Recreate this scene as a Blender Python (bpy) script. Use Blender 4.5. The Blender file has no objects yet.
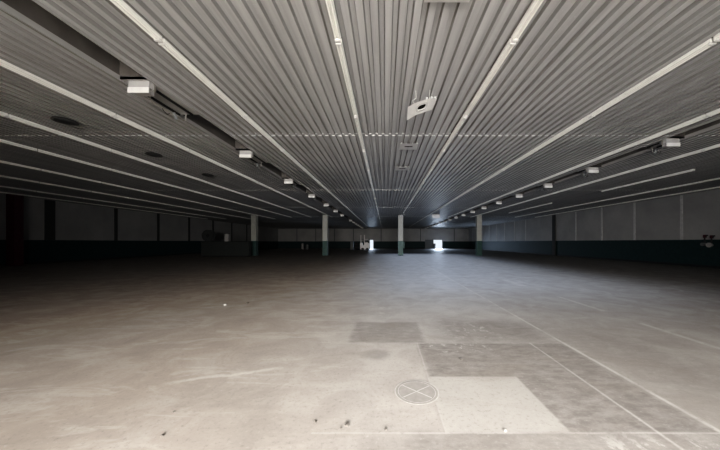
import bpy, bmesh, math, random
from mathutils import Vector, Matrix
random.seed(7)
S = bpy.context.scene
C = S.collection
PI = math.pi

# ------------------------------------------------------------------ measures
F, VX, VY = 265.0, 385.0, 242.0          # focal length and vanishing point in pixels of the 720x450 frame
EYE = 1.56
CEIL = 4.68
XL, XR, YB, YF = -25.0, 19.6, -5.0, 62.0
DADO = 1.70

def pt(px, py, y):
    return Vector(((px - VX) * y / F, y, EYE + (VY - py) * y / F))

# ------------------------------------------------------------------ materials
def new_mat(name):
    m = bpy.data.materials.new(name); m.use_nodes = True
    nt = m.node_tree
    b = nt.nodes['Principled BSDF']
    return m, nt, b

class N:
    """small node-building helper"""
    def __init__(s, nt): s.nt = nt
    def node(s, t, **k):
        n = s.nt.nodes.new(t)
        for a, v in k.items(): setattr(n, a, v)
        return n
    def put(s, sock, v):
        if hasattr(v, 'is_linked') or isinstance(v, bpy.types.NodeSocket): s.nt.links.new(v, sock)
        else: sock.default_value = v
    def m(s, op, a, b=0.0, c=0.0, clamp=False):
        n = s.node('ShaderNodeMath', operation=op, use_clamp=clamp)
        s.put(n.inputs[0], a); s.put(n.inputs[1], b); s.put(n.inputs[2], c)
        return n.outputs[0]
    def noise(s, vec, scale, detail=3.0, rough=.55, dist=0.0):
        n = s.node('ShaderNodeTexNoise')
        s.nt.links.new(vec, n.inputs['Vector'])
        n.inputs['Scale'].default_value = scale; n.inputs['Detail'].default_value = detail
        n.inputs['Roughness'].default_value = rough; n.inputs['Distortion'].default_value = dist
        return n.outputs[0]
    def coords(s, scale=(1,1,1), rot=(0,0,0)):
        tc = s.node('ShaderNodeTexCoord')
        mp = s.node('ShaderNodeMapping')
        mp.inputs['Scale'].default_value = scale; mp.inputs['Rotation'].default_value = rot
        s.nt.links.new(tc.outputs['Object'], mp.inputs['Vector'])
        return mp.outputs['Vector']
    def ramp(s, v, a, b):          # linear step a..b clamped
        n = s.node('ShaderNodeMapRange'); n.clamp = True
        s.put(n.inputs['Value'], v)
        n.inputs['From Min'].default_value = a; n.inputs['From Max'].default_value = b
        return n.outputs['Result']
    def mix(s, f, a, b, mode='MIX'):
        n = s.node('ShaderNodeMix', data_type='RGBA', blend_type=mode)
        s.put(n.inputs[0], f)
        for i, v in ((6, a), (7, b)):
            if isinstance(v, tuple): n.inputs[i].default_value = (*v[:3], 1)
            else: s.nt.links.new(v, n.inputs[i])
        return n.outputs[2]
    def bump(s, h, strength, dist, b):
        n = s.node('ShaderNodeBump'); n.inputs['Strength'].default_value = strength
        n.inputs['Distance'].default_value = dist
        s.nt.links.new(h, n.inputs['Height']); s.nt.links.new(n.outputs[0], b.inputs['Normal'])

def mat(name, col, rough=.6, metal=0.0, var=.12, scale=6.0, stretch=(1,1,1), spec=.4, bump=0.0):
    m, nt, b = new_mat(name); n = N(nt)
    v = n.coords(stretch)
    f = n.noise(v, scale, 4.0)
    dark = tuple(c * (1 - var) for c in col); lite = tuple(min(1, c * (1 + var)) for c in col)
    nt.links.new(n.mix(n.ramp(f, .3, .7), dark, lite), b.inputs['Base Color'])
    b.inputs['Roughness'].default_value = rough; b.inputs['Metallic'].default_value = metal
    b.inputs['Specular IOR Level'].default_value = spec
    if bump: n.bump(f, bump, .01, b)
    return m

M = {}
M['batten'] = mat('white_enamel', (.88, .87, .82), .45, var=.06)
M['tube'] = mat('frosted_tube', (.93, .92, .86), .2, var=.02)
M['holder'] = mat('lampholder_plastic', (.70, .69, .66), .5)
M['plate'] = mat('plate_paint', (.60, .59, .57), .5, var=.08)
M['darkhole'] = mat('dark_void', (.012, .011, .010), .9)
M['slot'] = mat('slot_sheet', (.10, .093, .087), .7, var=.2, scale=2)
M['box'] = mat('box_enamel', (.66, .65, .63), .5, var=.05)
M['boxgrey'] = mat('box_grey', (.36, .35, .34), .55, var=.08)
M['rail'] = mat('rail_metal', (.25, .24, .22), .5, var=.1)
M['colwhite'] = mat('column_paint', (.36, .36, .335), .6, var=.10, scale=3)
M['colgreen'] = mat('column_green', (.045, .085, .08), .5, var=.15, scale=3)
M['red'] = mat('dark_red_paint', (.075, .006, .016), .55, var=.2)
M['battenwall'] = mat('pale_strip', (.55, .55, .54), .6)
M['battendark'] = mat('dark_strip', (.05, .05, .048), .7)
M['machine'] = mat('machine_white', (.9, .87, .86), .5)
M['rubber'] = mat('rubber', (.02, .02, .02), .8)
M['dark'] = mat('dark_grey_paint', (.04, .042, .042), .6)
M['mid'] = mat('mid_grey_paint', (.17, .18, .18), .6)
M['bluebin'] = mat('dark_blue_board', (.035, .045, .06), .6)
M['stone'] = mat('debris_stone', (.10, .09, .08), .9)
M['palestone'] = mat('pale_chip', (.48, .47, .45), .9)
M['chalk'] = mat('floor_cover_line', (.44, .43, .42), .8, var=.15, scale=30)
M['coverdisc'] = mat('floor_cover_disc', (.27, .255, .24), .75, var=.12, scale=14)
M['pallet'] = mat('dark_cover', (.030, .034, .032), .85)

def floor_mat():
    m, nt, b = new_mat('worn_concrete'); n = N(nt)
    v = n.coords()
    sep = n.node('ShaderNodeSeparateXYZ'); nt.links.new(v, sep.inputs[0])
    wob = n.m('SUBTRACT', n.noise(v, 3.0, 5.0, .65), .5)
    wob2 = n.m('SUBTRACT', n.noise(n.coords(rot=(0, 0, 1.1)), 3.3, 5.0, .65), .5)
    X = n.m('ADD', sep.outputs[0], n.m('MULTIPLY', wob, .14))
    Y = n.m('ADD', sep.outputs[1], n.m('MULTIPLY', wob2, .14))
    X0 = n.m('ADD', sep.outputs[0], n.m('MULTIPLY', wob, .02))
    Y0 = n.m('ADD', sep.outputs[1], n.m('MULTIPLY', wob2, .02))
    def rect(x0, x1, y0, y1, soft=.02, sharp=False):
        x, y = (X0, Y0) if sharp else (X, Y)
        r = n.m('MULTIPLY', n.ramp(x, x0 - soft, x0 + soft), n.ramp(x, x1 + soft, x1 - soft))
        q = n.m('MULTIPLY', n.ramp(y, y0 - soft, y0 + soft), n.ramp(y, y1 + soft, y1 - soft))
        return n.m('MULTIPLY', r, q)
    big = n.noise(v, .35, 4.0, .6)
    med = n.noise(v, 1.6, 6.0, .65, .6)
    fine = n.noise(v, 26, 5.0, .75)
    grit = n.noise(v, 120, 2.0, .7)
    # base: tan on the left, pale grey in the middle lane, grey on the right
    Xl = n.m('ADD', sep.outputs[0], n.m('MULTIPLY', n.m('SUBTRACT', big, .5), 2.2))
    col = n.mix(n.ramp(Xl, -2.6, -.2), (.45, .395, .345), (.50, .475, .45))
    col = n.mix(n.ramp(X, 2.70, 2.80), col, (.42, .395, .37))
    # cooler, bluish concrete tone in the middle lane farther in
    lane = n.m('MULTIPLY', n.ramp(Y, 3.5, 9.0), n.m('MULTIPLY', n.ramp(Xl, -1.6, .6), n.ramp(n.m('SUBTRACT', sep.outputs[0], n.m('MULTIPLY', sep.outputs[1], .35)), 6.0, -1.0)))
    col = n.mix(n.m('MULTIPLY', lane, .75), col, (.50, .525, .57))
    # tone clouds
    col = n.mix(n.m('MULTIPLY', n.ramp(med, .45, .70), .42), col, (.27, .24, .215))
    col = n.mix(n.m('MULTIPLY', n.ramp(med, .48, .25), .50), col, (.62, .605, .58))
    # darker slabs where tiles were lifted
    mott = n.ramp(n.noise(n.coords((1, 2.2, 1)), 5.0, 6.0, .75), .34, .62)
    #mott2 = n.ramp(n.noise(n.coords((2.4, 1, 1)), 3.0, 6.0, .75), .30, .70)
    dk = (.20, .183, .172)
    d1 = rect(-.56, .62, 4.09, 5.15, .04)
    d2 = rect(.50, 2.72, 2.15, 4.09, .05)
    d3 = rect(.9, 2.72, 4.09, 5.3, .25)
    d4 = rect(-.3, .5, 1.0, 2.17, .2)
    d5 = rect(.2, 3.6, .9, 2.17, .08)
    d6 = rect(2.72, 4.2, 2.4, 4.8, .5)
    for d, k in ((d1, .68), (d2, .88), (d3, .75), (d4, .45), (d5, .6), (d6, .5)):
        col = n.mix(n.m('MULTIPLY', n.m('MULTIPLY', d, k), n.m('ADD', n.m('MULTIPLY', mott, .60), .40)), col, dk)
    # round stain
    st = n.m('SQRT', n.m('ADD', n.m('POWER', n.m('SUBTRACT', X, -.12), 2.0), n.m('POWER', n.m('MULTIPLY', n.m('SUBTRACT', Y, 3.68), 1.1), 2.0)))
    col = n.mix(n.m('MULTIPLY', n.ramp(st, .24, .12), .5), col, dk)
    # pale square slab
    col = n.mix(n.m('MULTIPLY', rect(.50, 1.52, 2.17, 3.07, .012, True), .88), col, (.53, .515, .49))
    col = n.mix(n.m('MULTIPLY', n.m('MULTIPLY', rect(.50, 1.52, 2.17, 3.07, .012, True), n.ramp(med, .45, .65)), .25), col, (.42, .40, .37))
    # seams and long saw-cut lines
    brk = n.ramp(n.noise(v, 2.4, 3.0), .36, .52)
    pale = (.72, .71, .69)
    for r, k in ((rect(2.735, 2.775, 1.0, 40, .012, True), .65), (rect(2.225, 2.25, 1.2, 4.1, .01, True), .55),
                 (rect(4.86, 4.95, 3.4, 5.1, .02, True), .55), (rect(4.9, 5.0, 6.0, 7.6, .03, True), .6),
                 (rect(4.8, 5.05, 9.4, 11.0, .08, True), .45),
                 (rect(-.6, 3.6, 2.155, 2.172, .008, True), .45), (rect(-.6, 2.7, 4.08, 4.10, .01, True), .4),
                 (rect(.49, .505, 2.17, 4.1, .008, True), .35)):
        col = n.mix(n.m('MULTIPLY', n.m('MULTIPLY', r, k), n.m('ADD', n.m('MULTIPLY', brk, .7), .3)), col, pale)
    # adhesive blotches beside the dark slab
    bl = n.ramp(n.noise(n.coords((1.3, 1, 1)), 5.0, 6.0, .72, .2),   .54, .60)
    for r in (rect(.6, 1.5, 3.75, 4.05, .06), rect(1.1, 1.9, 4.3, 5.0, .2), rect(-.2, .2, 5.6, 6.4, .15), rect(1.6, 2.7, 1.2, 2.1, .1)):
        col = n.mix(n.m('MULTIPLY', n.m('MULTIPLY', r, bl), .6), col, pale)
    # trowel smears: pale bent streaks on the left
    sv = n.coords((.55, 2.3, 1), (0, 0, -.35))
    smear = n.noise(sv, 1.25, 5.0, .55, .9)
    line = n.m('MULTIPLY', n.ramp(smear, .555, .60), n.ramp(smear, .66, .60))
    col = n.mix(n.m('MULTIPLY', n.m('MULTIPLY', line, n.ramp(sep.outputs[0], .2, -1.0)), .36), col, (.68, .65, .61))
    col = n.mix(n.m('MULTIPLY', n.ramp(smear, .46, .30), .28), col, (.30, .265, .23))
    # one strong streak
    t = n.m('SUBTRACT', Y, n.m('ADD', 3.12, n.m('MULTIPLY', n.m('ADD', X, 1.8), .30)))
    col = n.mix(n.m('MULTIPLY', n.m('MULTIPLY', n.ramp(n.m('ABSOLUTE', t), .05, .0), rect(-2.35, -1.3, 2.6, 3.8, .12)), .7), col, (.74, .72, .68))
    # fine dirt
    col = n.mix(n.m('MULTIPLY', n.ramp(fine, .54, .70), .60), col, (.24, .215, .195))
    col = n.mix(n.m('MULTIPLY', n.ramp(fine, .42, .28), .45), col, (.66, .65, .63))
    col = n.mix(n.m('MULTIPLY', n.ramp(grit, .60, .72), .25), col, (.20, .18, .165))
    col = n.mix(1.0, col, (.72, .712, .705), 'MULTIPLY')
    nt.links.new(col, b.inputs['Base Color'])
    rg = n.m('ADD', .50, n.m('MULTIPLY', n.ramp(med, .3, .7), .16))
    nt.links.new(rg, b.inputs['Roughness'])
    b.inputs['Specular IOR Level'].default_value = .45
    n.bump(n.m('ADD', n.m('MULTIPLY', med, .6), n.m('MULTIPLY', fine, .12)), .35, .015, b)
    return m
M['floor'] = floor_mat()

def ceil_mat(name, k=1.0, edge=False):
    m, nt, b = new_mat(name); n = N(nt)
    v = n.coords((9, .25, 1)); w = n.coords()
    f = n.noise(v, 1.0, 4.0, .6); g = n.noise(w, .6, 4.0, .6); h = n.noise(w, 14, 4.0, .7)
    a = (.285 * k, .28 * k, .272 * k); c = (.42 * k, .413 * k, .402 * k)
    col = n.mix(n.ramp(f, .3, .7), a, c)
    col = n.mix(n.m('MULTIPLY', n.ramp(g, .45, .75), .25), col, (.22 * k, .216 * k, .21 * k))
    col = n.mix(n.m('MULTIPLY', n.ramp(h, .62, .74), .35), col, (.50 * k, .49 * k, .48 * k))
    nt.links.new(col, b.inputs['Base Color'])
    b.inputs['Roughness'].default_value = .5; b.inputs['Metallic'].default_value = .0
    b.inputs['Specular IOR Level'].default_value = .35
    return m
M['ceiling'] = ceil_mat('corrugated_steel')
M['ceiledge'] = mat('sheet_cut_edge', (.55, .55, .54), .5, var=.1)
M['rib_side'] = ceil_mat('rib_side_shaded', .62); M['rib_top'] = ceil_mat('rib_recess', .95)  # groove shade put into the colour of the rib slopes and recesses
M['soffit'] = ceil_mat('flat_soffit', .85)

def wall_mat(name, axis, pitch, off):
    m, nt, b = new_mat(name); n = N(nt)
    v = n.coords(); sep = n.node('ShaderNodeSeparateXYZ'); nt.links.new(v, sep.inputs[0])
    g = n.noise(v, .5, 4.0); d = n.noise(v, 5.0, 4.0)
    wh = n.mix(n.ramp(g, .35, .65), (.36, .355, .35), (.44, .435, .425))
    wh = n.mix(n.m('MULTIPLY', n.ramp(d, .55, .8), .3), wh, (.28, .27, .265))
    # tone changes from panel to panel
    p = n.m('FLOOR', n.m('DIVIDE', n.m('ADD', sep.outputs[axis], off), pitch))
    wn = n.node('ShaderNodeTexWhiteNoise', noise_dimensions='1D'); nt.links.new(p, wn.inputs['W'])
    wh = n.mix(n.m('MULTIPLY', wn.outputs['Value'], .25), wh, (.27, .27, .27))
    gr = n.mix(n.ramp(d, .3, .7), (.010, .030, .032), (.016, .044, .046))
    edge = n.m('ADD', sep.outputs[2], n.m('MULTIPLY', n.m('SUBTRACT', d, .5), .02))
    col = n.mix(n.ramp(edge, DADO - .01, DADO + .01), gr, wh)
    col = n.mix(n.ramp(sep.outputs[2], .16, .12), col, (.02, .02, .02))
    nt.links.new(col, b.inputs['Base Color'])
    b.inputs['Roughness'].default_value = .6; b.inputs['Specular IOR Level'].default_value = .25
    return m
M['wall_r'] = wall_mat('painted_wall_right', 1, 3.2, 1.7)
M['wall_l'] = wall_mat('painted_wall_left', 1, 4.7, 0)
M['wall_f'] = wall_mat('painted_wall_far', 0, 4.4, 0)

# ------------------------------------------------------------------ mesh helpers
def B(): return bmesh.new()
def box(bm, x0, x1, y0, y1, z0, z1, bev=0.0, mi=0):
    r = bmesh.ops.create_cube(bm, size=1.0)
    vs = r['verts']
    for v in vs:
        v.co = Vector((x0 + (v.co.x + .5) * (x1 - x0), y0 + (v.co.y + .5) * (y1 - y0), z0 + (v.co.z + .5) * (z1 - z0)))
    fs = set(f for v in vs for f in v.link_faces)
    for f in fs: f.material_index = mi
    if bev:
        es = list(set(e for v in vs for e in v.link_edges))
        bmesh.ops.bevel(bm, geom=es, offset=bev, segments=2, affect='EDGES', profile=.6)
    return bm
def tube(bm, a, b, r, seg=10, r2=None):
    a, b = Vector(a), Vector(b); d = b - a
    q = Vector((0, 0, 1)).rotation_difference(d.normalized()).to_matrix().to_4x4()
    mtx = Matrix.Translation((a + b) / 2) @ q
    bmesh.ops.create_cone(bm, cap_ends=True, segments=seg, radius1=r, radius2=r if r2 is None else r2, depth=d.length, matrix=mtx)
    return bm
def pipe(bm, pts, r, seg=8):
    """a bent pipe swept through pts as one tube"""
    pts = [Vector(p) for p in pts]; rings = []
    for i, p in enumerate(pts):
        t = (pts[min(i + 1, len(pts) - 1)] - pts[max(i - 1, 0)]).normalized()
        u = t.orthogonal().normalized() if i == 0 else (up - t * up.dot(t)).normalized()
        up = u; w = t.cross(u)
        rings.append([bm.verts.new(p + (u * math.cos(k * 2 * PI / seg) + w * math.sin(k * 2 * PI / seg)) * r) for k in range(seg)])
    for a, b in zip(rings, rings[1:]):
        for k in range(seg): bm.faces.new((a[k], a[(k + 1) % seg], b[(k + 1) % seg], b[k]))
    bm.faces.new(rings[0][::-1]); bm.faces.new(rings[-1])
    return bm
def prism(bm, prof, axis, a0, a1, bev=0.0):
    """extrude a closed 2-D profile along an axis ('x','y','z')"""
    def P(u, v, a):
        return {'x': (a, u, v), 'y': (u, a, v), 'z': (u, v, a)}[axis]
    lo = [bm.verts.new(P(u, v, a0)) for u, v in prof]; hi = [bm.verts.new(P(u, v, a1)) for u, v in prof]
    n = len(prof)
    for i in range(n): bm.faces.new((lo[i], lo[(i + 1) % n], hi[(i + 1) % n], hi[i]))
    bm.faces.new(lo[::-1]); bm.faces.new(hi)
    bmesh.ops.recalc_face_normals(bm, faces=bm.faces)
    return bm
def obj(name, bm, mats, parent=None, smooth=False):
    me = bpy.data.meshes.new(name); bm.normal_update(); bm.to_mesh(me); bm.free()
    for m in (mats if isinstance(mats, (list, tuple)) else [mats]): me.materials.append(m)
    if smooth:
        for p in me.polygons: p.use_smooth = True
        try: me.set_sharp_from_angle(angle=math.radians(40))
        except Exception: pass
    o = bpy.data.objects.new(name, me); C.objects.link(o)
    if parent: o.parent = parent
    return o
def tag(o, label, cat, group=None):
    o['label'] = label; o['category'] = cat
    if group: o['group'] = group
    return o
def thing(name, label, cat, loc=(0, 0, 0), rotz=0.0, group=None):
    o = bpy.data.objects.new(name, None); C.objects.link(o)
    o.empty_display_size = .1
    o.location = loc; o.rotation_euler = (0, 0, rotz)
    return tag(o, label, cat, group)
def struct(name, bm, m, parent=None):
    o = obj(name, bm, m, parent)
    if not parent: o['kind'] = 'structure'
    return o
def dup(root, loc, label, group=None, rotz=None):
    r = root.copy(); C.objects.link(r); r.location = loc; r['label'] = label
    if rotz is not None: r.rotation_euler = (0, 0, rotz)
    if group: r['group'] = group
    for ch in list(root.children):
        c = ch.copy(); C.objects.link(c); c.parent = r
        for g in list(ch.children):
            d = g.copy(); C.objects.link(d); d.parent = c
    return r
ORD = ['first', 'second', 'third', 'fourth', 'fifth', 'sixth', 'seventh', 'eighth', 'ninth', 'tenth', 'eleventh', 'twelfth',
       'thirteenth', 'fourteenth', 'fifteenth', 'sixteenth', 'seventeenth', 'eighteenth']

# ------------------------------------------------------------------ the shell
bm = B()
nx, ny = 8, 12
vs = [[bm.verts.new((XL + (XR - XL) * i / nx, YB + (YF - YB) * j / ny, 0)) for i in range(nx + 1)] for j in range(ny + 1)]
for j in range(ny):
    for i in range(nx): bm.faces.new((vs[j][i], vs[j][i + 1], vs[j + 1][i + 1], vs[j + 1][i]))
struct('floor', bm, M['floor'])

SLOT_L, SLOT_R = (-5.06, -4.48), (8.36, 8.94)
def profile(x0, x1):
    """corrugated underside from x0 to x1: broad low flats and narrow raised grooves"""
    P, pts = .195, []
    k = math.floor(x0 / P)
    for i in range(k, math.ceil(x1 / P) + 1):
        a = i * P
        pts += [(a, 0), (a + .098, 0), (a + .116, .060), (a + .177, .060)]
    pts = [p for p in pts if x0 < p[0] < x1]
    return [(x0, 0)] + pts + [(x1, 0)]
bm = B()
joints = [YB, -.4, 7.75, 15.9, 24.0, 32.2, 40.3, 48.5, 56.6, YF]
for x0, x1 in ((XL, SLOT_L[0]), (SLOT_L[1], SLOT_R[0]), (SLOT_R[1], XR)):
    pr = profile(x0, x1); prev = None
    for y0, y1 in zip(joints, joints[1:]):
        a = [bm.verts.new((x, y0, CEIL - .016 + z)) for x, z in pr]
        b = [bm.verts.new((x, y1, CEIL + z)) for x, z in pr]
        for i in range(len(pr) - 1):
            f = bm.faces.new((a[i], b[i], b[i + 1], a[i + 1]))
            za, zb = pr[i][1], pr[i + 1][1]
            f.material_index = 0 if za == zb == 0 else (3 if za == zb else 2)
        if prev:
            for i in range(len(pr) - 1):
                f = bm.faces.new((prev[i], a[i], a[i + 1], prev[i + 1])); f.material_index = 1
        prev = b
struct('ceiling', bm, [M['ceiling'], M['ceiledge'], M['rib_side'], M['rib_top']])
# roof slab above keeps the hall closed
bm = B(); box(bm, XL - .3, XR + .3, YB - .3, YF + .3, CEIL + .55, CEIL + .75); struct('ceiling_slab', bm, M['slot'])

# the two recessed slots that run down the ceiling: flat closed strips and open dark troughs
def slot_line(nm, xs, segs):
    x0, x1 = xs
    bm = B()
    for y0, y1, opened in segs:
        if opened:
            z1 = CEIL + .36
            vv = {}
            for i, x in enumerate((x0, x1)):
                for j, y in enumerate((y0, y1)):
                    for k, z in enumerate((CEIL - .02, z1)): vv[i, j, k] = bm.verts.new((x, y, z))
            for q in (((0,0,0),(0,1,0),(0,1,1),(0,0,1)), ((1,0,0),(1,0,1),(1,1,1),(1,1,0)), ((0,0,0),(0,0,1),(1,0,1),(1,0,0)),
                      ((0,1,0),(1,1,0),(1,1,1),(0,1,1)), ((0,0,1),(0,1,1),(1,1,1),(1,0,1))):
                f = bm.faces.new([vv[t] for t in q]); f.material_index = 1
        else:
            box(bm, x0, x1, y0, y1, CEIL - .02, CEIL + .03)
    # turned-down lips along both sides
    box(bm, x0 - .012, x0 + .012, YB, YF, CEIL - .045, CEIL + .05)
    box(bm, x1 - .012, x1 + .012, YB, YF, CEIL - .045, CEIL + .05)
    struct(nm, bm, [M['soffit'], M['slot']])
LB = [5.1, 9.0, 13.0, 17.1, 21.3, 25.4, 29.4, 36.6, 40.0, 43.2, 46.4, 49.6, 52.8, 56.0]
RB = [7.95 + 3.03 * k for k in range(17)]
def segs(boxes, gap):
    out, y = [], YB
    for bx in boxes:
        out.append((y, bx - .05, True)); out.append((bx - .05, bx + gap, False)); y = bx + gap
    out.append((y, YF, True)); return out
slot_line('ceiling_slot_left', SLOT_L, segs(LB, 1.35))
slot_line('ceiling_slot_right', SLOT_R, segs(RB, .7))

def wall_quad_y(nm, x, m, holes=()):
    bm = B(); t = .25
    sx = -1 if x < 0 else 1
    box(bm, min(x, x + sx * t), max(x, x + sx * t), YB, YF, 0, CEIL + .5)
    struct(nm, bm, m)
wall_quad_y('wall_left', XL, M['wall_l']); wall_quad_y('wall_right', XR, M['wall_r'])
def wall_x(nm, y0, y1, holes, m):
    """wall across the hall with door openings (x0,x1,top)"""
    bm = B(); x = XL - .25
    for h0, h1, top in sorted(holes):
        box(bm, x, h0, y0, y1, 0, CEIL + .5); box(bm, h0, h1, y0, y1, top, CEIL + .5); x = h1
    box(bm, x, XR + .25, y0, y1, 0, CEIL + .5)
    struct(nm, bm, m)
FD = [(-3.55, -2.75, 2.05), (11.35, 13.4, 2.05)]
wall_x('wall_far', YF, YF + .25, FD, M['wall_f'])
OPEN = (-2.5, 2.9, 3.1)
wall_x('wall_back', YB - .25, YB, [OPEN], M['wall_f'])

# wall strips
ti = 0
def trim(bm, m):
    global ti
    ti += 1
    struct('trim_%d' % ti, bm, m)
for y in (14.3, 17.5, 20.8, 23.95, 27.2, 36.9, 40.1, 43.4, 46.6, 49.8, 53.0, 56.2, 59.4):
    bm = B(); box(bm, XR - .035, XR, y - .075, y + .075, DADO, CEIL); trim(bm, M['battenwall'])
for y in (24.6, 29.2, 33.8, 38.5, 43.2, 47.9):
    bm = B(); box(bm, XL, XL + .05, y - .14, y + .14, DADO, CEIL); trim(bm, M['battendark'])
bm = B(); box(bm, XL, XL + .06, 19.45, 20.05, DADO, CEIL); trim(bm, M['battendark'])
bm = B(); box(bm, XR - .08, XR, 30.45, 30.95, 0, CEIL); trim(bm, M['battendark'])
for x in (-20.6, -16.2, -11.8, -7.4, -.9, 4.0, 8.3, 16.2):
    bm = B(); box(bm, x - .10, x + .10, YF - .05, YF, DADO, CEIL); trim(bm, M['mid'])
for x0, x1, top in FD:          # door frames
    bm = B()
    box(bm, x0 - .14, x0, YF - .06, YF + .27, 0, top + .14); box(bm, x1, x1 + .14, YF - .06, YF + .27, 0, top + .14)
    box(bm, x0, x1, YF - .06, YF + .27, top, top + .14)
    trim(bm, M['mid'])

# ------------------------------------------------------------------ fluorescent strip lights
L = 2.385
def make_strip(parts=True):
    t = thing('strip_light', 'x', 'strip light')
    bm = B()
    prism(bm, [(-.050, .0), (.050, .0), (.050, -.040), (.042, -.048), (.008, -.048), (.006, -.032), (-.006, -.032), (-.008, -.048), (-.042, -.048), (-.050, -.040)], 'y', .010, L - .010)
    obj('housing', bm, M['batten'], t)
    for x in (-.027, .027):
        bm = B(); tube(bm, (x, .05, -.068), (x, L - .05, -.064), .015, 10); obj('tube', bm, M['tube'], t, True)
    for y in (.03, L - .03):
        bm = B(); box(bm, -.046, .046, y - .02, y + .02, -.083, -.046, .006); obj('lamp_holder', bm, M['holder'], t)
    for y in (.45, L - .45):
        bm = B(); box(bm, -.03, .03, y - .02, y + .02, -.004, .03); obj('ceiling_clip', bm, M['rail'], t)
    return t
def sees(x, y0, y1):
    for k in range(11):
        y = y0 + (y1 - y0) * k / 10
        if y < .5: continue
        px, py = VX + F * x / y, VY - F * (CEIL - .08 - EYE) / y
        if -2 < px < 722 and -2 < py < 452: return True
    return False
rows = [(-21.0, 'seventh row to the left of'), (-17.8, 'sixth'), ]
left_rows = [-.71, -3.41, -6.55, -9.15, -11.6, -14.6, -17.8, -21.1, -23.6]
right_rows = [1.95, 5.0, 7.8, 10.6, 13.1, 16.1, 18.6]
proto = make_strip(); used = False
ZS = CEIL - .022
def put_strip(x, y, label, group):
    global used
    if not used:
        used = True; proto.location = (x, y, ZS); proto['label'] = label; proto['group'] = group; return proto
    return dup(proto, (x, y, ZS), label, group)
PH = 3.98 - 2.36
for side, rws in (('left', left_rows), ('right', right_rows)):
    for ri, x in enumerate(rws):
        end = 56 if x in (-.71, -3.41, 1.95, 5.0) else (33 if x > -12 else 36)
        if x == 1.95: end = 30
        n = 0
        for k in range(26):
            y = PH + k * 2.40
            if y + 2.4 > end: break
            if not sees(x, y, y + L): continue
            if x == 13.1 and k not in (4, 5, 8, 9, 10): continue
            rn = 'in %s row %s of the ceiling plates' % (ORD[ri], side)
            grp = 'strip lights ' + rn
            if n < 7: lb = 'white strip light, %s from the front %s' % (ORD[n], rn)
            else: lb = 'small distant strip light at the dim end %s' % rn
            put_strip(x, y, lb, grp); n += 1

# ------------------------------------------------------------------ ceiling boxes in the slots
def make_box():
    t = thing('ceiling_vent_box', 'x', 'vent box')
    bm = B(); box(bm, -.20, .20, 0, .16, -.125, .02, .012); obj('housing', bm, M['boxgrey'], t)
    bm = B(); box(bm, -.205, .205, -.018, .004, -.235, -.125, .010);
    fp = obj('front_panel', bm, M['box'], t)
    bm = B(); box(bm, -.17, .17, .006, .15, -.215, -.128); obj('inner_tray', bm, M['boxgrey'], t)
    for s in (-1, 1):
        bm = B(); box(bm, s * .2 - .008, s * .2 + .008, .1, .13, -.16, .03); obj('bracket', bm, M['rail'], t)
    return t
pb = make_box(); first = True
for side, xs, bl in (('left', -4.74, LB), ('right', 8.64, RB)):
    for i, y in enumerate(bl):
        lb = ('white box unit under the %s ceiling slot, %s from the front of its line' % (side, ORD[i])) if i < 8 else \
             'tiny far white box unit near the back end of the %s ceiling slot' % side
        g = 'box units along the %s ceiling slot' % side
        if first: first = False; pb.location = (xs, y, CEIL - .02); pb['label'] = lb; pb['group'] = g
        else: dup(pb, (xs, y, CEIL - .02), lb, g)
# hanging pipe frames behind the nearer boxes
def make_frame(ln):
    t = thing('pipe_bracket', 'x', 'pipe bracket')
    bm = B(); pipe(bm, [(.0, 0, 0), (0, .02, -.16), (0, .08, -.2), (0, ln * .5, -.2), (0, ln - .08, -.2), (0, ln - .02, -.16), (0, ln, 0)], .014); obj('pipe', bm, M['rail'], t, True)
    bm = B(); box(bm, -.17, -.14, 0, ln, -.04, .0); box(bm, .14, .17, 0, ln, -.04, .0); obj('mounting_rail', bm, M['darkhole'], t)
    bm = B(); tube(bm, (0, ln * .62, -.15), (0, ln * .62 + .09, -.25), .035, 8); obj('valve', bm, M['mid'], t, True)
    bm = B(); pipe(bm, [(0, ln * .3, -.2), (.03, ln * .33, -.27), (.02, ln * .42, -.29), (-.02, ln * .55, -.2)], .006, 6); obj('loose_wire', bm, M['darkhole'], t)
    return t
pf = make_frame(1.0); first = True
for side, xs, bl, nn in (('left', -4.82, LB, 4), ('right', 8.7, RB, 3)):
    for i in range(nn):
        loc = (xs, bl[i] + .32, CEIL - .02)
        lb = 'dark pipe frame with dangling wire behind the %s white box of the %s ceiling slot' % (ORD[i], side)
        g = 'pipe frames along the ceiling slots'
        if first: first = False; pf.location = loc; pf['label'] = lb; pf['group'] = g
        else:
            d = dup(pf, loc, lb, g)
            if side == 'right':
                for ch in d.children: ch.scale.y = .36

# ------------------------------------------------------------------ ceiling plates
def plate_mesh(bm, w, d, hole=True):
    hw, hd = .13, .05
    xs = [-w / 2, -hw, hw, w / 2]; ys = [-d / 2, -hd, hd, d / 2]
    g = [[bm.verts.new((x, y, 0)) for x in xs] for y in ys]
    for j in range(3):
        for i in range(3):
            if hole and i == 1 and j == 1: continue
            bm.faces.new((g[j][i], g[j][i + 1], g[j + 1][i + 1], g[j + 1][i]))
    bmesh.ops.solidify(bm, geom=list(bm.faces), thickness=.012)
def make_plate():
    t = thing('ceiling_plate', 'x', 'ceiling plate')
    bm = B(); plate_mesh(bm, .58, .56); obj('plate', bm, M['plate'], t)
    bm = B(); box(bm, -.13, .13, -.05, .05, .015, .03); obj('socket', bm, M['darkhole'], t)
    for s in (-1, 1):
        bm = B(); box(bm, s * .24 - .015, s * .24 + .015, -.30, -.26, -.02, .03); box(bm, s * .1 - .01, s * .1 + .01, -.295, -.27, -.025, .02)
        obj('torn_tab', bm, M['ceiledge'], t)
    return t
pp = make_plate()
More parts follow.
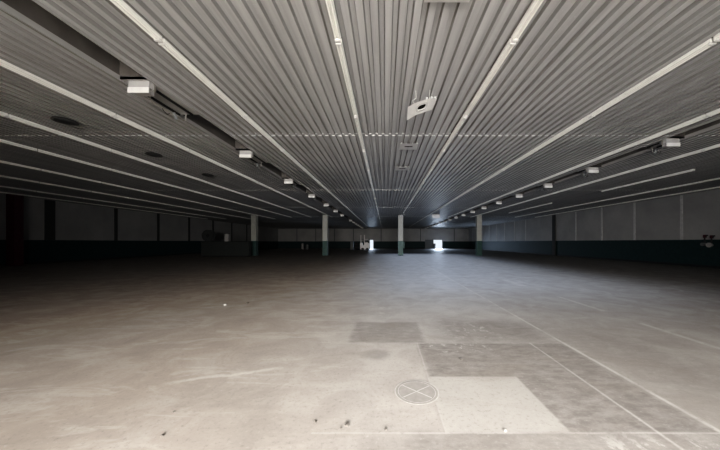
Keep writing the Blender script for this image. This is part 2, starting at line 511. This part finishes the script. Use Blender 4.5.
P = [(.79, 3.12, 'square grey plate flush on the ceiling, cut by the top edge of the photo'),
     (.76, 8.55, 'square grey plate flush on the ceiling just beyond the wavy sheet joint'),
     (.73, 11.1, 'small-looking square plate flush on the ceiling, behind the other flush plate'),
     (-1.75, 33.0, 'far pale plate on the ceiling to the left of the centre column top')]
for i, (x, y, lb) in enumerate(P):
    loc = (x, y, CEIL - .045)
    if i == 0: pp.location = loc; pp['label'] = lb; pp['group'] = 'flush ceiling plates'
    else: dup(pp, loc, lb, 'flush ceiling plates')

# the bent plate that has dropped from its fixing
t = thing('fallen_ceiling_plate', 'bent white plate with a slot hole dangling loose from the ceiling', 'ceiling plate')
o0 = pt(422, 108, 5.55)
t.location = o0
top = [pt(407.9, 106.9, 5.40), pt(415.5, 102.8, 5.42), pt(428.3, 98.4, 5.44), pt(437.2, 98, 5.40)]
bot = [pt(407.0, 120.4, 5.66), pt(415.4, 115.2, 5.75), pt(424.5, 112.0, 5.75), pt(432, 109.8, 5.72)]
bm = B()
def lerp(a, b, f): return a + (b - a) * f
cols = [0, .28, .42, .62, .82, 1.0]
def along(pts, f):
    s = f * 3; i = min(int(s), 2); return lerp(pts[i], pts[i + 1], s - i)
cu = [0, .27, .40, .52, .64, 1.0]
rv = [0, .30, .66, 1.0]
g = [[bm.verts.new(lerp(along(top, u), along(bot, u), v) - o0) for u in cu] for v in rv]
for j in range(3):
    for i in range(5):
        if j == 1 and i in (2, 3): continue
        bm.faces.new((g[j][i], g[j][i + 1], g[j + 1][i + 1], g[j + 1][i]))
bmesh.ops.solidify(bm, geom=list(bm.faces), thickness=.012)
mp = obj('bent_plate', bm, M['box'], t)
bm = B()
def on_plate(u, v): return lerp(along(top, u), along(bot, u), v) - o0
nrm = (on_plate(.8, .5) - on_plate(.3, .5)).cross(on_plate(.5, .9) - on_plate(.5, .1)).normalized()
if nrm.y > 0: nrm = -nrm
def stadium(a, b):
    out = []
    for k in range(28):
        c, s_ = math.cos(k * PI / 14), math.sin(k * PI / 14)
        out.append((.52 + a * math.copysign(abs(c) ** .6, c), .48 + b * math.copysign(abs(s_) ** .8, s_)))
    return out
ro = [bm.verts.new(on_plate(u, v) + nrm * .012) for u, v in stadium(.185, .30)]
ri = [bm.verts.new(on_plate(u, v) + nrm * .016) for u, v in stadium(.13, .19)]
rb = [bm.verts.new(on_plate(u, v) - nrm * .004) for u, v in stadium(.125, .18)]
for k in range(28):
    bm.faces.new((ro[k], ro[(k + 1) % 28], ri[(k + 1) % 28], ri[k])); bm.faces.new((ri[k], ri[(k + 1) % 28], rb[(k + 1) % 28], rb[k]))
obj('slot_rim', bm, M['boxgrey'], t)
bm = B()
q = [lerp(along(top, u), along(bot, u), v) - o0 for u, v in ((.38, .27), (.66, .27), (.66, .69), (.38, .69))]
off = Vector((0, .06, .02))
f = bm.faces.new([bm.verts.new(p + off) for p in q])
bmesh.ops.solidify(bm, geom=[f], thickness=.02); obj('slot_socket', bm, M['darkhole'], t)
bm = B()
pin = lerp(along(top, .30), along(bot, .30), .05) - o0
pipe(bm, [pin, pin + Vector((-.05, -.02, .05)), pin + Vector((.03, .0, .12)), Vector((pin.x + .02, pin.y + .02, CEIL - .0 - o0.z))], .006, 6)
pin2 = lerp(along(top, .72), along(bot, .72), .04) - o0
pipe(bm, [pin2, Vector((pin2.x + .01, pin2.y + .01, CEIL + .01 - o0.z))], .006, 6)
obj('hanging_wire', bm, M['holder'], t)
bm = B()
for u in (.63, .80, .92):
    p = along(top, u) - o0
    box(bm, p.x - .014, p.x + .014, p.y - .01, p.y + .0, p.z - .005, p.z + .03)
obj('torn_tab', bm, M['ceiledge'], t)

# second hanging plate far away, right of the centre column
c0 = pt(436, 216, 30.0)
t = thing('hanging_ceiling_plate', 'small pale plate hanging crooked under the ceiling right of the centre column', 'ceiling plate', c0)
bm = B(); prof = [(-.45, .12), (.0, .34), (.42, .22), (.48, -.18), (.1, -.30), (-.40, -.22)]
prism(bm, prof, 'x', -.01, .01)
for v in bm.verts: v.co = Vector((v.co.y, v.co.x + v.co.z * .35, v.co.z))
obj('plate', bm, M['plate'], t)
bm = B(); pipe(bm, [(0, .1, .3), (0, .1, CEIL - c0.z)], .012, 6); obj('hanging_wire', bm, M['rail'], t)

# round dark vents left
def make_vent():
    t = thing('round_vent', 'x', 'ceiling vent')
    bm = B()
    bmesh.ops.create_cone(bm, cap_ends=True, segments=24, radius1=.17, radius2=.22, depth=.05); obj('cone', bm, M['dark'], t)
    bm = B()
    for r0, r1, z in ((.24, .19, -.005), (.13, .10, -.035)):
        ri = [[bm.verts.new((r * math.cos(a * PI / 12), r * math.sin(a * PI / 12), z)) for a in range(24)] for r in (r0, r1)]
        for k in range(24): bm.faces.new((ri[0][k], ri[1][k], ri[1][(k + 1) % 24], ri[0][(k + 1) % 24]))
    obj('ring', bm, M['slot'], t)
    return t
pv = make_vent(); first = True
for y, w in ((6.75, 'nearest the camera'), (9.35, 'second from the front'), (12.2, 'farthest of its line')):
    loc = (-8.15 - .0 * y, y, CEIL - .045); lb = 'round dark ceiling vent between strip rows on the left, ' + w
    if first: first = False; pv.location = loc; pv['label'] = lb; pv['group'] = 'round vents on the left'
    else: dup(pv, loc, lb, 'round vents on the left')

# pendant sprinkler
p = pt(384, 207, 23.4)
t = thing('sprinkler_head', 'tiny bright sprinkler head under the ceiling left of the centre column', 'sprinkler', (p.x, p.y, CEIL))
bm = B(); tube(bm, (0, 0, .05), (0, 0, -.06), .02); obj('stem', bm, M['rail'], t)
bm = B(); tube(bm, (0, 0, -.06), (0, 0, -.11), .08, 14, .05); obj('deflector', bm, M['box'], t)

# ------------------------------------------------------------------ columns
def make_column(w=.56):
    t = thing('square_column', 'x', 'column')
    bm = B(); box(bm, -w / 2, w / 2, -w / 2, w / 2, DADO - .02, CEIL, .02); obj('upper_shaft', bm, M['colwhite'], t)
    bm = B(); h = w / 2 + .012; box(bm, -h, h, -h, h, 0, DADO - .02, .02); obj('painted_base', bm, M['colgreen'], t)
    return t
pc = make_column(); first = True
for x, lb in ((1.8, 'square column with pale shaft and green base, standing in the middle of the hall'),
              (-6.9, 'pale column with dark base, first to the left of the middle column'),
              (-15.1, 'dim grey column near the left, beside the dark covered counter'),
              (10.85, 'wide-looking grey column with dark base, right of the bright doorway')):
    if first: first = False; pc.location = (x, 30.7, 0); pc['label'] = lb; pc['group'] = 'columns across the hall'
    else: dup(pc, (x, 30.7, 0), lb, 'columns across the hall')
t = thing('electrical_box', 'green box fixed to the right side of the middle column base', 'electrical box', (1.8 + .292, 30.55, .85))
bm = B(); box(bm, 0, .16, -.16, .16, 0, .72, .01); obj('case', bm, M['colgreen'], t)
bm = B(); box(bm, .02, .14, -.175, -.158, .04, .68, .006); obj('lid', bm, M['colgreen'], t)
# loose cables by the column head
t = thing('dangling_cable', 'loose pale cable dangling from the ceiling in front of the middle column top', 'cable', (1.95, 29.2, CEIL))
bm = B(); pipe(bm, [(0.2, -.5, -.05), (.16, -.4, -.18), (.05, -.2, -.05), (-.05, 0, -.3), (-.12, .2, -.08), (-.2, .4, -.32), (-.25, .5, -.05)], .022, 6)
obj('cable', bm, M['plate'], t)

# dark red column at the left wall
t = thing('red_column', 'dark red column standing close to the left wall at the edge', 'column', (-24.27, 17.38, 0))
bm = B(); box(bm, -.275, .275, -.225, .225, .03, CEIL, .015); obj('steel_shaft', bm, M['red'], t)
bm = B(); box(bm, -.33, .33, -.28, .28, 0, .03); obj('base_plate', bm, M['red'], t)

# ------------------------------------------------------------------ goods and machines
# long dark counter with covered goods at the left
y0 = 28.2; x0, x1 = (203 - VX) * y0 / F, (250 - VX) * y0 / F
t = thing('dark_counter', 'long low dark counter in the shadow by the left-hand column', 'counter', ((x0 + x1) / 2, y0, 0))
hw = (x1 - x0) / 2
bm = B()
box(bm, -hw, hw, -.3, .3, .1, 1.56, .02)
obj('carcass', bm, M['pallet'], t)
bm = B(); box(bm, -hw - .04, hw + .04, -.36, .34, 1.56, 1.62, .015); obj('counter_top', bm, M['pallet'], t)
bm = B(); box(bm, -hw + .06, hw - .06, -.25, .28, 0, .1); obj('plinth', bm, M['darkhole'], t)
for i in range(4):
    xa = -hw + .06 + i * (2 * hw - .12) / 4; xb = xa + (2 * hw - .12) / 4 - .03
    bm = B(); box(bm, xa, xb, -.318, -.298, .16, 1.48, .008); obj('door', bm, M['pallet'], t)
# cable reel on the counter
rx = (209.5 - VX) * 28.3 / F
t = thing('cable_reel', 'round dark cable reel standing upright on the left end of the counter', 'cable reel', (rx, 28.2, 1.62), .0)
R_ = .62
for yy in (-.22, .16):
    bm = B()
    ring = [[bm.verts.new((r * math.cos(a * PI / 16), y, R_ + r * math.sin(a * PI / 16))) for a in range(32)] for r, y in ((R_, yy), (.2, yy), (.2, yy + .06), (R_, yy + .06))]
    for q in range(4):
        for k in range(32): bm.faces.new((ring[q][k], ring[q][(k + 1) % 32], ring[(q + 1) % 4][(k + 1) % 32], ring[(q + 1) % 4][k]))
    bmesh.ops.recalc_face_normals(bm, faces=bm.faces)
    obj('flange', bm, M['dark'], t)
bm = B(); tube(bm, (0, -.17, R_), (0, .17, R_), .38, 24); obj('wound_cable', bm, M['rubber'], t)
# pale box on the counter
bx = (227.7 - VX) * 28.3 / F
t = thing('pale_carton', 'narrow pale upright carton standing on the dark counter', 'carton', (bx, 28.2, 1.62))
bm = B(); box(bm, -.19, .19, -.15, .15, 0, .82, .008); obj('carton_body', bm, M['boxgrey'], t)
bm = B(); box(bm, -.20, .20, -.16, .16, .80, .86, .008); obj('lid', bm, M['dark'], t)

# two upright drums against the far wall
def drum(x, y, r, h, m, label):
    t = thing('upright_tank', label, 'tank', (x, y, 0), 0, 'tanks at the far wall')
    bm = B(); tube(bm, (0, 0, .05), (0, 0, h), r, 18); obj('shell', bm, m, t, True)
    bm = B(); tube(bm, (0, 0, h), (0, 0, h + .14), r * .98, 18, r * .45); obj('shoulder', bm, m, t, True)
    bm = B(); tube(bm, (0, 0, h + .14), (0, 0, h + .28), .06, 10); obj('valve', bm, M['dark'], t)
    bm = B(); tube(bm, (0, 0, 0), (0, 0, .05), r * 1.08, 18); obj('foot_ring', bm, M['dark'], t)
drum((302.6 - VX) * 56 / F, 56, .27, 1.15, M['boxgrey'], 'pale slim tank against the far wall, left of the pale column')
drum((307.2 - VX) * 54 / F, 54, .30, .95, M['mid'], 'grey shorter tank beside the pale slim tank')

# forklift
fx = (364.5 - VX) * 49.5 / F
t = thing('forklift', 'white forklift with tall twin mast parked at the far end', 'forklift', (fx, 49.5, 0), 0)
bm = B()
prism(bm, [(-.78, .28), (.72, .28), (.86, .45), (.86, 1.25), (.6, 1.5), (.14, 1.5), (.08, 1.0), (-.30, .95), (-.42, 1.45), (-.78, 1.45)], 'y', -.5, .5)
obj('chassis', bm, M['machine'], t)
for sx in (-.30, .56):
    for sy in (-.56, .56):
        bm = B(); tube(bm, (sx, sy - .1, .24), (sx, sy + .1, .24), .24, 18); w = obj('wheel', bm, M['rubber'], t, True)
        bm = B(); tube(bm, (sx, sy - .11, .24), (sx, sy + .11, .24), .12, 12); obj('hub', bm, M['mid'], w, True)
for x in (-.62, .02):
    bm = B(); box(bm, x - .06, x + .06, -.62, -.52, .1, 2.85); obj('mast_rail', bm, M['machine'], t)
bm = B()
for z in (1.6, 2.05): box(bm, -.66, .06, -.60, -.54, z - .03, z + .03)
obj('cross_bar', bm, M['mid'], t)
bm = B()
for px_, py_ in ((-.02, -.42), (-.02, .42), (.72, -.42), (.72, .42)): tube(bm, (px_, py_, 1.1), (px_ * .8, py_, 2.05), .035, 8)
obj('guard_post', bm, M['mid'], t)
bm = B(); box(bm, -.10, .68, -.48, .48, 2.02, 2.09, .02); obj('overhead_guard', bm, M['machine'], t)
bm = B(); box(bm, .12, .55, -.24, .24, 1.24, 1.36, .03); box(bm, .47, .57, -.24, .24, 1.3, 1.75, .03); obj('seat', bm, M['dark'], t)
for sy in (-.2, .2):
    bm = B(); prism(bm, [(-.74, .75), (-.68, .75), (-.68, .10), (-1.5, .07), (-1.5, .04), (-.74, .04)], 'y', sy - .06, sy + .06); obj('fork', bm, M['dark'], t)

# dark cabinet and crate pile left of the forklift
cx = (352 - VX) * 53 / F
t = thing('tall_cabinet', 'narrow dark blue-grey cabinet to the left of the forklift', 'cabinet', (cx, 53, 0))
bm = B(); box(bm, -.32, .32, -.3, .3, .06, 1.66, .015); obj('carcass', bm, M['bluebin'], t)
bm = B(); box(bm, -.29, .29, -.32, -.3, .1, 1.6, .006); d = obj('door', bm, M['mid'], t)
bm = B(); tube(bm, (.22, -.35, .75), (.22, -.35, .95), .015); obj('handle', bm, M['rail'], d)
bm = B(); box(bm, -.3, .3, -.27, .28, 0, .06); obj('plinth', bm, M['dark'], t)
kx = (356.6 - VX) * 53 / F
z = 0
for i, (w, h, lb) in enumerate(((.42, .55, 'black crate on the floor between dark cabinet and forklift'), (.38, .5, 'black crate stacked on the floor crate left of the forklift'),
                                (.33, .4, 'smallest black crate on top of the stack left of the forklift'))):
    t = thing('storage_crate', lb, 'crate', (kx + .03 * i, 53, z), .1 * i)
    bm = B(); box(bm, -w, w, -.35, .35, 0, h - .06, .015); obj('crate_body', bm, M['rubber'], t)
    bm = B(); box(bm, -w - .02, w + .02, -.37, .37, h - .06, h, .01); obj('rim', bm, M['dark'], t)
    z += h

# open door leaf and things by the bright doorway
dx = (429 - VX) * 61.7 / F
bm = B(); box(bm, 9.35, 11.18, YF - .14, YF - .07, .02, 2.1, .01); o = struct('door_1', bm, M['mid'])
bm = B()
for z_ in (.15, 1.1): box(bm, 9.5, 11.03, YF - .16, YF - .14, z_, z_ + .85, .01)
obj('door_panel', bm, M['mid'], o)
bm = B(); tube(bm, (10.9, YF - .2, 1.0), (10.9, YF - .2, 1.25), .02); obj('door_handle', bm, M['rail'], o)
t = thing('waste_bin', 'dark bin standing in the lower left corner of the bright doorway', 'bin', (11.45, 61.55, 0))
bm = B(); tube(bm, (0, 0, 0), (0, 0, 1.1), .26, 16, .32); obj('bin_body', bm, M['mid'], t, True)
bm = B(); tube(bm, (0, 0, 1.1), (0, 0, 1.2), .34, 16, .26); obj('lid', bm, M['dark'], t, True)

# wall valves at the right edge
for px_, lb in ((705.6, 'left'), (712.5, 'right')):
    yy = F * XR / (px_ - VX)
    t = thing('wall_valve', 'grey round valve under a dark pipe on the right wall, %s one of two' % lb, 'valve', (XR, yy, 1.42 if lb == 'left' else 1.38), 0, 'wall valves')
    bm = B(); pipe(bm, [(-.06, 0, -.1), (-.06, 0, .25), (-.06, .0, .42), (-.06, -.1, .52), (-.02, -.12, .56)], .035, 8); obj('pipe', bm, M['dark'], t, True)
    bm = B(); tube(bm, (-.05, 0, 0), (-.2, 0, 0), .09, 14); tube(bm, (-.2, 0, 0), (-.23, 0, 0), .15 if lb == 'right' else .1, 16); obj('valve_wheel', bm, M['boxgrey'] if lb == 'right' else M['mid'], t, True)
    bm = B(); box(bm, -.1, 0, -.06, .06, .40, .58, .01); obj('wall_bracket', bm, M['red'], t)

# ------------------------------------------------------------------ things on the floor
Zc, Xc = 413 / (391.5 - VY), (416.7 - VX) * (413 / (391.5 - VY)) / F
t = thing('floor_cover', 'round floor cover marked with a pale ring and an X', 'floor cover', (Xc, Zc, 0))
bm = B(); tube(bm, (0, 0, -.01), (0, 0, .002), .215, 40); obj('disc', bm, M['coverdisc'], t)
bm = B()
for r0, r1 in ((.222, .230), (.190, .196)):
    ri = [[bm.verts.new((r * math.cos(a * PI / 24), r * math.sin(a * PI / 24), .0035)) for a in range(48)] for r in (r0, r1)]
    for k in range(48): bm.faces.new((ri[0][k], ri[1][k], ri[1][(k + 1) % 48], ri[0][(k + 1) % 48]))
obj('ring', bm, M['chalk'], t)
bm = B()
for a in (.62, -.70):
    c_, s_ = math.cos(a), math.sin(a)
    q = [(-.18, -.006), (.18, -.006), (.18, .006), (-.18, .006)]
    bm.faces.new([bm.verts.new((x * c_ - y * s_, x * s_ + y * c_, .0035 + (.0005 if a > 0 else 0))) for x, y in q])
obj('cross_mark', bm, M['chalk'], t)

def chip(px_, py_, r, m, label):
    y = 413 / (py_ - VY); x = (px_ - VX) * y / F
    bm = B(); bmesh.ops.create_icosphere(bm, subdivisions=2, radius=r)
    rr = random.Random(int(px_ * 7 + py_))
    for v in bm.verts:
        v.co *= .7 + .5 * rr.random(); v.co.z *= .55
    zmin = min(v.co.z for v in bm.verts)
    for v in bm.verts: v.co.z -= zmin
    o = obj('debris_chip', bm, m); o.location = (x, y, 0); o.rotation_euler.z = rr.random() * 6
    tag(o, label, 'debris', 'chips lying on the floor')
chip(347, 426, .020, M['stone'], 'dark chip on the floor to the lower left of the round cover')
chip(341, 428.5, .010, M['stone'], 'smaller dark crumb beside the dark chip left of the round cover')
chip(386, 430, .012, M['stone'], 'dark crumb on the floor below the round cover')
chip(315, 422.5, .013, M['stone'], 'dark crumb on bare floor, farther left than the chip by the cover')
chip(162, 436, .014, M['stone'], 'dark crumb low on the left part of the floor')
chip(461, 360, .018, M['stone'], 'dark chip lying on the dark slab behind the pale square')
chip(225, 305.5, .035, M['palestone'], 'white chip on the mid floor, left')
chip(247.5, 303.5, .030, M['stone'], 'dark chip on the mid floor beside the white chip')
chip(174, 412, .010, M['stone'], 'dark crumb on the tan floor above the lowest left crumb')
chip(505, 431, .012, M['palestone'], 'pale crumb at the front edge of the pale square slab')

# ------------------------------------------------------------------ light
def area(name, loc, rot, sx, sy, e, col):
    l = bpy.data.lights.new(name, 'AREA'); l.shape = 'RECTANGLE'; l.size = sx; l.size_y = sy
    l.energy = e; l.color = col
    o = bpy.data.objects.new(name, l); C.objects.link(o); o.location = loc; o.rotation_euler = rot
    return o
# daylight falling in through the wide shop front behind the camera
area('shopfront_daylight', (.0, -11.5, 3.9), (math.radians(84), 0, 0), 9.0, 6.0, 25500, (1.0, .965, .92))
bm = B(); box(bm, -14, 14, -13, YB - .25, -.1, -.01); struct('floor_outside_bounce', bm, M['plate'])  # unseen ground outside, added to bounce daylight up to the ceiling
# daylight through the far doors
for x0, x1, top in FD:
    a = area('far_door_daylight', ((x0 + x1) / 2, YF + .12, top / 2 + .1), (-math.radians(72), 0, 0), x1 - x0, top, 400 if x1 > 0 else 60, (.66, .80, 1.0)); a.data.spread = math.radians(100)
# cool area lamp added under the ceiling to brighten the far floor
a = area('added_floor_fill', (4.2, 21.0, CEIL - .1), (0, 0, 0), 9.0, 27.0, 620, (.70, .81, 1.0)); a.data.spread = math.radians(95)
w = bpy.data.worlds.new('World'); S.world = w; w.use_nodes = True
bg = w.node_tree.nodes['Background']; bg.inputs[0].default_value = (.85, .92, 1, 1); bg.inputs[1].default_value = 1.0

# ------------------------------------------------------------------ camera
cam = bpy.data.cameras.new('Camera'); co = bpy.data.objects.new('Camera', cam); C.objects.link(co)
co.location = (0, 0, EYE); co.rotation_euler = (PI / 2, 0, 0)
cam.sensor_width = 36; cam.lens = F / 720 * 36
cam.shift_x = -(VX - 360) / 720; cam.shift_y = (VY - 225) / 720
cam.clip_end = 300; cam.clip_start = .05
S.camera = co

S.view_settings.view_transform = 'Standard'
S.view_settings.look = 'None'
S.view_settings.exposure = 0.0
S.view_settings.use_curve_mapping = True
cm = S.view_settings.curve_mapping.curves[3]
cm.points.new(.04, .021); cm.points.new(.15, .142); cm.points.new(.5, .51)
S.view_settings.curve_mapping.update()
S.cycles.max_bounces = 8; S.cycles.diffuse_bounces = 5
